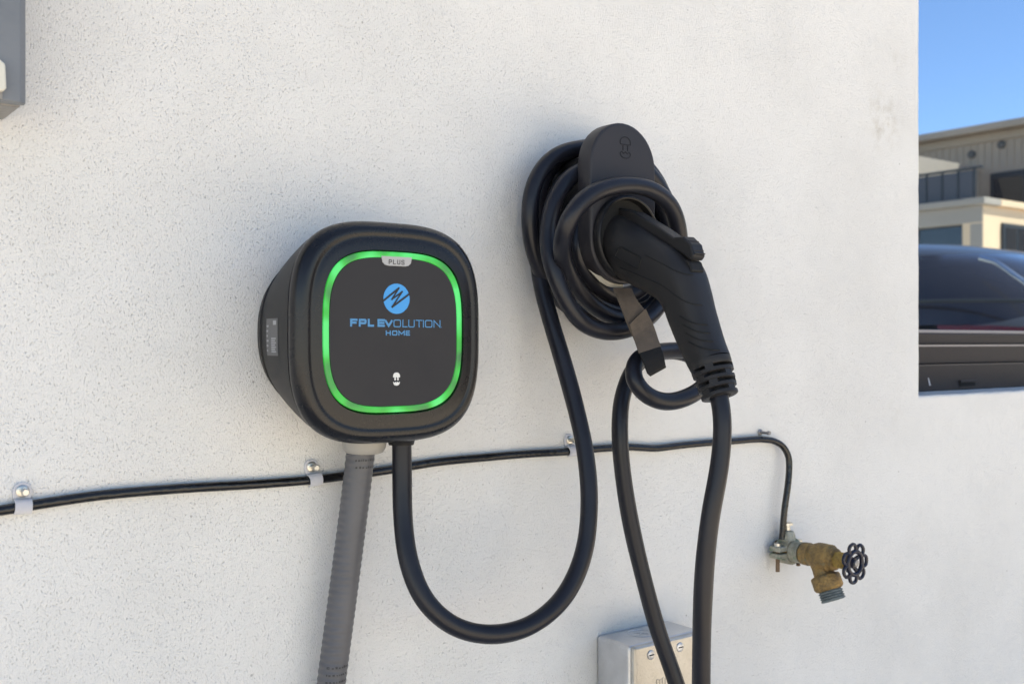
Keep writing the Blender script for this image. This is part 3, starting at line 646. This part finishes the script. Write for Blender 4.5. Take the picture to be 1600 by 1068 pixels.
ribbon('strap_band', [(0.6343, -0.078, 1.0973), (0.6337, -0.086, 1.0858), (0.638, -0.092, 1.0662), (0.643, -0.094, 1.055), (0.641, -0.104, 1.0412)], [(0.6558, -0.078, 1.0979), (0.6545, -0.086, 1.0874), (0.662, -0.092, 1.0749), (0.6679, -0.094, 1.0636), (0.6658, -0.104, 1.0461)], .0016, M['velcro'], sp)
ribbon('strap_band_fold', [(0.6379, -0.0945, 1.0656), (0.6401, -0.097, 1.055), (0.6379, -0.1065, 1.0406)], [(0.6572, -0.0945, 1.0793), (0.6633, -0.097, 1.0647), (0.6641, -0.1065, 1.0461)], .0012, M['velcro'], sp)
ribbon('strap_hook_end', [(0.6386, -0.1065, 1.0406), (0.6369, -0.113, 1.033), (0.6393, -0.116, 1.0227), (0.6455, -0.112, 1.0203)], [(0.6633, -0.1065, 1.0461), (0.6607, -0.113, 1.0383), (0.66, -0.116, 1.0301), (0.6649, -0.112, 1.0277)], .0014, M['velcro_dark'], sp)
ribbon('strap_pale_end', [(0.6096, -0.073, 1.1129), (0.6202, -0.0735, 1.1082), (0.6326, -0.074, 1.107), (0.6498, -0.0745, 1.1082)], [(0.6229, -0.073, 1.1028), (0.6315, -0.0735, 1.0991), (0.6387, -0.074, 1.0981), (0.6482, -0.0745, 1.0984)], .0014, M['velcro_light'], sp)

# ------------------------------------------------------------------ black bonding wire along the wall
wp = [(0.1082, -0.0042, 0.9355), (0.1531, -0.0042, 0.9385), (0.1851, -0.0042, 0.9411), (0.2189, -0.0042, 0.943), (0.2733, -0.0042, 0.943), (0.3328, -0.0042, 0.9414), (0.3811, -0.0042, 0.9411), (0.4095, -0.0042, 0.942), (0.4451, -0.0042, 0.9435), (0.4954, -0.0042, 0.947), (0.5494, -0.0042, 0.9478), (0.5924, -0.0042, 0.9479), (0.645, -0.0042, 0.947), (0.6779, -0.0042, 0.9474), (0.7183, -0.0048, 0.9469), (0.7398, -0.005, 0.945), (0.7567, -0.005, 0.9434), (0.7975, -0.0045, 0.9441), (0.8401, -0.0042, 0.9443), (0.8727, -0.0045, 0.9439), (0.9167, -0.006, 0.9436), (0.938, -0.008, 0.9405), (0.9508, -0.01, 0.9335), (0.9572, -0.012, 0.9219), (0.957, -0.013, 0.9085), (0.9535, -0.014, 0.8911), (0.948, -0.014, 0.866), (0.9453, -0.0135, 0.8408), (0.9443, -0.0135, 0.8324)]
wire_pts = spline(wp, .004)
o = MB().tube(wire_pts, .0036, 16).build('bonding_wire', M['wire'], smooth=True)
tag(o, 'thin black wire running along the white wall to the brass tap', 'wire')

# ------------------------------------------------------------------ nylon clips with screws
def clip(x, z, label, tilt=0., white=True, dy=0):
    c = empty('wire_clip', (x, -.004, z)); tag(c, label, 'clip', 'clips holding the black wire')
    Rm = Matrix.Rotation(tilt, 4, 'Y')
    def T(p): return Vector((x, 0, z))+(Rm @ Vector(p))
    s_ = MB(); w_ = .0055; ro, ri = .0052, .0040
    angs = [R(a) for a in range(-100, 101, 10)]
    for a, b in zip(angs[:-1], angs[1:]):
        V = [T((xx, -.0042-math.cos(q)*r, math.sin(q)*r)) for xx in (-w_, w_) for q in (a, b) for r in (ri, ro)]
        s_.add(V, [(0, 1, 3, 2), (4, 6, 7, 5), (0, 4, 5, 1), (2, 3, 7, 6), (1, 5, 7, 3), (0, 2, 6, 4)])
    s_.build('strap', M['clip'], c, bevel=.0005)
    pts = [(-.0055, .0048), (.0055, .0048), (.0062, .0095), (.005, .0138), (.002, .0158), (-.002, .0158), (-.005, .0138), (-.0062, .0095)]
    V = [T((p[0], -.0004, p[1])) for p in pts]+[T((p[0], -.0022, p[1])) for p in pts]; n = len(pts)
    MB().add(V, [tuple(range(n)), tuple(range(2*n-1, n-1, -1))]+[(i, (i+1) % n, (i+1) % n+n, i+n) for i in range(n)]).build('tab', M['clip'], c, bevel=.0005)
    scr(c, T((0, -.0021, .0102)))
def scr(c, p, m='zinc', hd=.0042, out=.0095):
    w_ = MB().lathe(p, (0, -1, 0), [(0, hd), (.0008, hd), (.0014, hd*.75)], 24).build('washer', M[m], c, smooth=True)
    MB().lathe(p, (0, -1, 0), [(.001, .0016), (out-.003, .0016)], 12).build('shank', M[m], c, smooth=True)
    MB().lathe(p+Vector((0, -out+.003, 0)), (0, -1, 0), [(0, hd*.66), (.0026, hd*.66), (.0032, hd*.5)], 6).build('hex_head', M[m], c)
clip((0.1669, -0.0042, 0.9402)[0], (0.1669, -0.0042, 0.9398)[2], 'white nylon clip and screw nearest the grey box, left end of wire', tilt=.05)
clip((0.3817, -0.0042, 0.9416)[0], (0.3817, -0.0042, 0.9411)[2], 'white nylon clip and screw just left of the grey conduit', tilt=-.12)
clip((0.6481, -0.0042, 0.9474)[0], (0.6481, -0.0042, 0.9474)[2], 'white nylon clip half hidden behind the charging cable', tilt=-.05)
ws = (0.9227, -0.001, 0.9507)
sw = empty('wall_screw', (ws[0], 0, ws[2])); tag(sw, 'bare grey screw in the wall above the wire bend', 'screw')
scr(sw, Vector((ws[0], -.0004, ws[2])), 'zinc_grey', .0036, .014)

# ------------------------------------------------------------------ brass tap
BX, BZ = .9533, .8195
tap = empty('garden_tap', (BX, 0, BZ)); tag(tap, 'weathered brass garden tap with scalloped dark blue handwheel', 'tap')
MB().lathe((BX, 0, BZ), (0, -1, 0), [(.0002, .0095), (.040, .0095)], 24).build('pipe_stub', M['brass'], tap, smooth=True)
body = MB().lathe((BX, -.035, BZ), (0, -1, 0), [(0, .0105), (.0015, .0122), (.008, .0125), (.010, .0112), (.014, .0125), (.020, .0146), (.028, .0148), (.031, .0138), (.0315, .0146), (.036, .0146), (.0375, .0122), (.042, .0116), (.043, .0095)], 32).build('valve_body', M['brass'], tap, smooth=True)
MB().lathe((BX, -.0800, BZ), (0, -1, 0), [(-.004, .0088), (.001, .0088), (.0015, .0098), (.009, .0098), (.0105, .0085), (.011, .004), (.020, .004)], 6).build('packing_nut', M['brass_clean'], tap)
sd = Vector((.0, -.42, -.91)).normalized(); s0 = Vector((BX, -.0545, BZ-.001))
MB().lathe(s0, sd, [(0, .0115), (.012, .0108), (.019, .0112), (.0205, .0150), (.022, .0158), (.033, .0158), (.035, .0145), (.0365, .0118)], 32).build('spout', M['brass'], tap, smooth=True)
th = [(.036, .0115)]
for k in range(4): th += [(.0372+k*.0026, .0118), (.0378+k*.0026, .0130), (.0390+k*.0026, .0130), (.0396+k*.0026, .0118)]
th += [(.0475, .0112), (.0470, .0092), (.040, .0090)]
MB().lathe(s0, sd, th, 32).build('hose_thread', M['thread'], tap, smooth=True)
hw = empty('handwheel', (0, 0, 0)); hw.parent = tap; hw.location = (0, -.1, 0)
YW = -.1005
def wheel_pt(r, a, dy=0): return (BX+r*math.cos(a), YW+dy, BZ+r*math.sin(a))
wm = MB(); wm.tube([wheel_pt(.0120, 2*math.pi*k/48) for k in range(48)], .0024, 10, closed=True)
NP = 7
for k in range(NP):
    a0 = 2*math.pi*(k+.05)/NP; da = math.pi/NP*.86
    P = [wheel_pt(.0118, a0-da*1.05), wheel_pt(.0163, a0-da*.95), wheel_pt(.0196, a0-da*.55), wheel_pt(.0204, a0), wheel_pt(.0196, a0+da*.55), wheel_pt(.0163, a0+da*.95), wheel_pt(.0118, a0+da*1.05)]
    wm.tube(spline(P, .002), .0019, 8)
rim = wm.build('wheel_rim', M['wheel_paint'], tap, smooth=True)
sm = MB()
for k in range(4):
    a = 2*math.pi*(k+.35)/4
    sm.tube([wheel_pt(.004, a, .0035), wheel_pt(.009, a, .0025), wheel_pt(.0135, a, 0)], [.0026, .0022, .002], 8)
sm.build('spoke', M['wheel_paint'], tap, smooth=True)
MB().lathe((BX, YW+.006, BZ), (0, -1, 0), [(0, .0058), (.005, .0058), (.0062, .005)], 20).build('hub', M['wheel_paint'], tap, smooth=True)
MB().lathe((BX, YW-.0002, BZ), (0, -1, 0), [(0, .0034), (.0006, .0040), (.0026, .0036), (.0030, .0016)], 6).build('hub_nut', M['zinc_grey'], tap)
bpy.data.objects.remove(hw)

# ------------------------------------------------------------------ bonding clamp on the tap pipe
cl_ = empty('ground_clamp', (BX, -.013, BZ)); tag(cl_, 'green stained bronze clamp with rusty screws gripping the tap pipe', 'clamp')
yc = -.0145
def half(name, sgn):
    m_ = MB(); N = 18
    for i in range(N):
        a, b = [math.pi*(i+j)/N for j in (0, 1)]
        V = [(BX+math.cos(q)*r, y, BZ+sgn*(.0012+math.sin(q)*r)) for y in (yc-.0075, yc+.0075) for q in (a, b) for r in (.0098, .0138)]
        m_.add(V, [(0, 1, 3, 2), (4, 6, 7, 5), (0, 4, 5, 1), (2, 3, 7, 6), (1, 5, 7, 3), (0, 2, 6, 4)])
    for s_ in (-1, 1):
        xa, xb = sorted((BX+s_*.0095, BX+s_*.0235)); za, zb = sorted((BZ+sgn*.0011, BZ+sgn*.0065)); m_.box(xa, xb, yc-.0072, yc+.0072, za, zb)
    return m_.build(name, M['verdigris'], cl_, bevel=.0012)
half('upper_jaw', 1); half('lower_jaw', -1)
for s_, l_ in ((-1, .028), (1, .026)):
    P = Vector((BX+s_*.0178, yc, BZ+.0066))
    MB().lathe(P, (0, 0, 1), [(0, .0042), (.003, .0042), (.0036, .003)], 12).build('screw_head', M['zinc'], cl_, smooth=True)
    MB().lathe(P, (0, 0, -1), [(0, .0023), (l_, .0023)]+[], 12).build('clamp_screw', M['rust'], cl_, smooth=True)
MB().lathe((BX-.001, yc, BZ+.011), (0, 0, 1), [(0, .0095), (.006, .0085), (.010, .0070), (.011, .0060)], 8).build('wire_lug', M['verdigris'], cl_, bevel=.0008)
MB().lathe((BX-.001, yc, BZ+.022), (0, 0, 1), [(0, .0028), (.006, .0028), (.0062, .0058), (.0085, .0058), (.0092, .0045)], 16).build('lug_screw', M['zinc'], cl_, smooth=True)
MB().lathe((BX+.0005, -.0295, BZ), (0, -1, 0), [(-.0075, .0116), (.004, .0116)], 24).build('green_collar', M['verdigris'], cl_, smooth=True)

# ------------------------------------------------------------------ metal outlet box low on the wall
ob = empty('outlet_box', (.73, 0, .65)); tag(ob, 'grey cast metal outlet box behind the hanging cables', 'junction box')
bx0, bx1, bz0, bz1 = .6825, .7790, .645, .7672
body = MB().box(bx0, bx1, -.0470, -.0005, bz0, bz1).build('box_body', M['galv'], ob, bevel=.004, seg=3)
pl = MB().box(bx0-.0008, bx1+.0008, -.0535, -.0475, bz0-.0008, bz1+.0008).build('cover_plate', M['cover_steel'], ob, bevel=.0028, seg=2)
for (px, pz) in ((.7035, .7572), (.7425, .7578)):
    s_ = MB().lathe((px, -.0533, pz), (0, -1, 0), [(0, .0046), (.0009, .0044), (.0015, .0032)], 24).build('cover_screw', M['galv'], pl, smooth=True)
    MB().box(px-.0031, px+.0031, -.0551, -.0547, pz-.0005, pz+.0005).build('screw_slot', M['groove'], s_)
kn = MB(); kx, ky = .7215, -.0215
ringp = [(kx+.0125*math.cos(2*math.pi*k/32), ky+.0125*math.sin(2*math.pi*k/32), bz1+.0001) for k in range(32)]
kn.tube(ringp, .0006, 8, closed=True)
for a in (40, 130): kn.tube([(kx-.007*math.cos(R(a)), ky-.007*math.sin(R(a)), bz1+.0002), (kx+.007*math.cos(R(a)), ky+.007*math.sin(R(a)), bz1+.0002)], .0006, 8)
kn.build('knockout_plug', M['galv'], body, smooth=True)
rs = MB()
for k, (px, hh) in enumerate(((.7110, .004), (.7150, .003), (.7185, .0042), (.7225, .003))):
    rs.box(px, px+.0026, -.0541, -.0534, .7285, .7285+hh); rs.box(px, px+.0009, -.05412, -.0534, .7240, .7283)
rs.build('raised_marks', M['cover_steel'], pl)

# ------------------------------------------------------------------ grey electrical enclosure at the upper left
eb = empty('electrical_box', (.03, 0, 1.197)); tag(eb, 'grey painted electrical enclosure with cream latch tab, cut by the frame', 'electrical box')
ex0, ex1, ez0, ez1 = -.145, .1575, 1.1975, 1.72
MB().box(ex0+.006, ex1-.0012, -.050, -.0005, ez0, ez1).build('enclosure_body', M['ebox_dark'], eb, bevel=.002)
cv = MB().prism([(ex0, -.0505), (ex1-.001, -.0505), (ex1, -.0515), (ex1-.0002, -.057), (ex1-.004, -.0605), (ex0+.004, -.0605), (ex0, -.057)], 'z', ez0+.0008, ez1+.006).build('cover', M['ebox'], eb, bevel=.001)
MB().prism([(-.012, ez0-.0002), (-.046, ez0-.0002), (-.046, ez0-.0035), (-.012, ez0-.0035)], 'x', ex0+.02, ex1-.018).build('bottom_lip', M['ebox_dark'], eb, bevel=.001)
lt = (0.137, -0.063, 1.2176)
MB().prism([(lt[0]-.012, lt[2]-.015), (lt[0]+.0055, lt[2]-.015), (lt[0]+.0075, lt[2]-.013), (lt[0]+.0068, lt[2]+.002), (lt[0]+.003, lt[2]+.005), (lt[0]-.012, lt[2]+.005)], 'y', -.0665, -.0606).build('latch_tab', M['latch'], eb, bevel=.0012)
MB().box(lt[0]-.03, ex1-.0085-.006, -.0622, -.0606, ez0+.0012, ez0+.0068).build('hasp_plate', M['ebox_dark'], eb, bevel=.0006)

# ------------------------------------------------------------------ dark crossover parked on the drive (seen mirrored in the window)
def car():
    RY, XC = -1.42, 6.05          # tail end nearest our wall, nose towards the street
    c = empty('parked_car', (XC, RY-2.3, 0)); tag(c, 'dark grey crossover car parked on the drive, mirrored in the window', 'car')
    def Q(x, y, z): return (XC-y, RY-x, z)
    def ringp(f, n, N): return [f(math.copysign(abs(math.cos(t))**(2/n), math.cos(t)), math.copysign(abs(math.sin(t))**(2/n), math.sin(t))) for t in [2*math.pi*k/N for k in range(N)]]
    def rr(x, w, zb, zt, n=3.2): return ringp(lambda a, b: Q(x, w*a, (zb+zt)/2+(zt-zb)/2*b), n, 32)
    def cab(z, x0, x1, w, n=4.2): return ringp(lambda a, b: Q((x0+x1)/2+(x1-x0)/2*a, w*b, z), n, 56)
    b = [(0, .62, .50, .95), (.03, .74, .42, 1.06), (.10, .84, .36, 1.18), (.25, .90, .31, 1.26), (.6, .935, .28, 1.285), (1.5, .95, .26, 1.26), (2.6, .95, .26, 1.20), (3.3, .94, .26, 1.10), (3.9, .91, .28, 1.02), (4.3, .85, .30, .92), (4.5, .74, .34, .82), (4.58, .6, .42, .72)]
    body = MB().loft([rr(*q) for q in b]).build('body', M['car_paint'], c, smooth=True)
    L = [(1.14, .12, 3.55, .88), (1.26, .22, 3.25, .850), (1.36, .34, 2.98, .80), (1.46, .49, 2.70, .745), (1.53, .63, 2.48, .69)]
    MB().loft([cab(*q) for q in L]).build('window_glass', M['car_glass'], c, smooth=True)
    T = [(1.505, .58, 2.62, .735, 3.4), (1.54, .66, 2.58, .715, 3.2), (1.585, .84, 2.45, .64, 2.8), (1.622, 1.05, 2.25, .52, 2.5), (1.642, 1.25, 2.0, .36, 2.3), (1.65, 1.45, 1.8, .18, 2.2)]
    MB().loft([cab(*q) for q in T]).build('roof', M['car_paint'], c, smooth=True)
    for sy in (-1, 1):
        for q, r in (([(3.50, .78, 1.15), (3.0, .70, 1.35), (2.5, .62, 1.54)], .034), ([(1.55, .865, 1.24), (1.55, .80, 1.38), (1.55, .70, 1.53)], .03)):
            MB().tube(spline([Q(a, sy*b_, z) for a, b_, z in q], .05), r, 10).build('pillar', M['car_paint'], c, smooth=True)
        MB().tube(spline([Q(.26, sy*.862, 1.25), Q(.7, sy*.868, 1.265), Q(1.5, sy*.885, 1.262), Q(3.3, sy*.88, 1.17)], .08), .009, 8).build('belt_trim', M['car_trim'], c, smooth=True)
        MB().tube(spline([Q(.27, sy*.815, 1.30), Q(.40, sy*.785, 1.385), Q(.53, sy*.745, 1.465), Q(.62, sy*.725, 1.49)], .05), .014, 8).build('window_trim', M['car_chrome'], c, smooth=True)
        MB().loft([[Q(x, sy*y, z+dz) for dz, x, y in ((-.028, a, b2), (.022, a+.02, b2-.008), (.022, a+.05, b2-.06), (-.028, a+.05, b2-.06))] for a, b2, z in ((.02, .62, 1.03), (.07, .80, 1.06), (.2, .905, 1.095), (.42, .935, 1.11), (.72, .945, 1.115))]).build('tail_lamp', M['tail'], c, smooth=True)
        MB().box(*sorted((XC-sy*.925, XC-sy*.965)), RY-1.62, RY-1.40, 1.07, 1.10).build('door_handle', M['car_chrome'], c, bevel=.008)
        for xw in (.95, 3.75):
            w_ = MB().lathe(Q(xw, sy*.965, .34), (sy, 0, 0), [(0, .23), (.01, .33), (.06, .345), (.16, .345), (.22, .33)], 36).build('tyre', M['tyre'], c, smooth=True)
            MB().lathe(Q(xw, sy*.968, .34), (sy, 0, 0), [(0, .05), (.02, .09), (.004, .215), (.03, .225)], 30).build('rim', M['rim'], w_, smooth=True)
    MB().box(XC-.72, XC+.72, RY-.2, RY+.015, .40, .62).build('bumper', M['car_trim'], c, bevel=.03)
    MB().box(XC-.15, XC+.15, RY-.02, RY+.004, .74, .86).build('number_plate', M['plate_white'], c, bevel=.004)
car()

# ------------------------------------------------------------------ house across the drive (seen mirrored in the window)
def neighbour():
    b = empty('neighbour_house', (15, -9, 0)); tag(b, 'cream house with dark garage and siding upper floor, mirrored in the window', 'house')
    GX, GY, GT = 11.47, -5.44, 2.60
    def box(n, m, *q, par=b, bev=.01): return MB().box(*q).build(n, M[m], par, bevel=bev)
    box('garage_wall', 'greige_shaded', GX, GX+.25, GY-.16, GY-.002, 0, 2.40)
    box('garage_wall', 'greige_shaded', GX, GX+.25, GY-12, GY-5.1, 0, 2.40)
    box('garage_lintel', 'greige_shaded', GX, GX+.25, GY-12, GY-.002, 2.4005, GT)
    box('parapet_cap', 'greige_shaded', GX-.06, GX+.31, GY-12, GY+.05, GT+.001, GT+.08)
    gd = box('garage_door', 'dark_frame', GX+.12, GX+.16, GY-5.1, GY-.161, 0, 2.3995)
    for r in range(4):
        for k in range(7):
            y1 = GY-.22-k*.695; box('door_pane', 'dark_pane', GX+.108, GX+.125, y1-.63, y1, .08+r*.6, .6+r*.6, par=gd, bev=.004)
    box('side_wall', 'cream', GX+.001, GX+9, GY-.25, GY, 0, GT)
    box('side_cap', 'cream', GX+.312, GX+9, GY-.3, GY+.05, GT+.0005, GT+.08)
    for xa in (11.86, 14.2):
        w_ = box('window', 'dark_frame', xa, xa+.62, GY-.02, GY+.03, .95, 2.42)
        for k in (0, 1): box('window_pane', 'dark_pane', xa+.05+k*.28, xa+.29+k*.28, GY+.028, GY+.036, 1.0, 2.37, par=w_, bev=.002)
        box('window_sill', 'cream', xa-.05, xa+.67, GY+.001, GY+.08, .88, .949, par=w_)
    box('deck', 'greige_shaded', GX+.26, GX+9, GY-12, GY-.251, 2.45, 2.6)
    UX, UT = 18.9, 4.90
    box('upper_wall', 'taupe', UX, UX+.3, -22, GY+6, 2.61, UT)
    for k in range(75):
        y = -13.6+k*.14; box('siding_batten', 'taupe', UX-.015, UX+.001, y-.012, y+.012, 4.25, UT-.16, par=b, bev=0)
    box('roof_edge', 'taupe', UX-.35, UX+.5, -22, GY+6, UT+.001, UT+.13)
    box('fascia', 'taupe', UX-.05, UX-.001, -22, GY+6, UT-.15, UT-.001)
    for y, z in ((-9.78, 4.56), (-9.2, 4.66)):
        MB().lathe((UX-.001, y, z), (-1, 0, 0), [(0, .075), (.04, .075), (.06, .05)], 20).build('round_vent', M['vent'], b, smooth=True)
    box('partition_wall', 'greige_shaded', 12.2, UX-.001, -9.87, -9.62, 2.601, 4.30)  # faces the sun; its shade is painted in by the grey-brown
    for k in range(6):
        y = -9.4+k*.75; d = box('deck_door', 'dark_frame', UX-.06, UX-.003, y, y+.72, 2.605, 4.15)
        box('door_glass', 'dark_pane', UX-.068, UX-.058, y+.08, y+.64, 2.75, 4.05, par=d, bev=.003)
    box('canopy', 'cream', UX-1.2, UX-.004, -7.45, -6.45, 4.30, 4.46)
    box('planter', 'greige_shaded', 12.4, 13.0, -9.3, -7.2, 2.602, 3.0)
    # thin deck railing
    for k in range(22):
        y = -5.6-k*.2; box('railing_bar', 'dark_frame', GX+.1, GX+.125, y-.012, y+.012, GT+.081, 3.03, bev=0)
    for k in range(3): box('railing_shade_panel', 'shade_dark', GX+.106, GX+.118, -5.62-k*1.4-1.36, -5.62-k*1.4, GT+.082, 3.02, bev=0)  # dark sheets added to stand in for the balcony's shade
    box('railing_rail', 'dark_frame', GX+.09, GX+.135, -10, -5.5, 3.0305, 3.06)
neighbour()
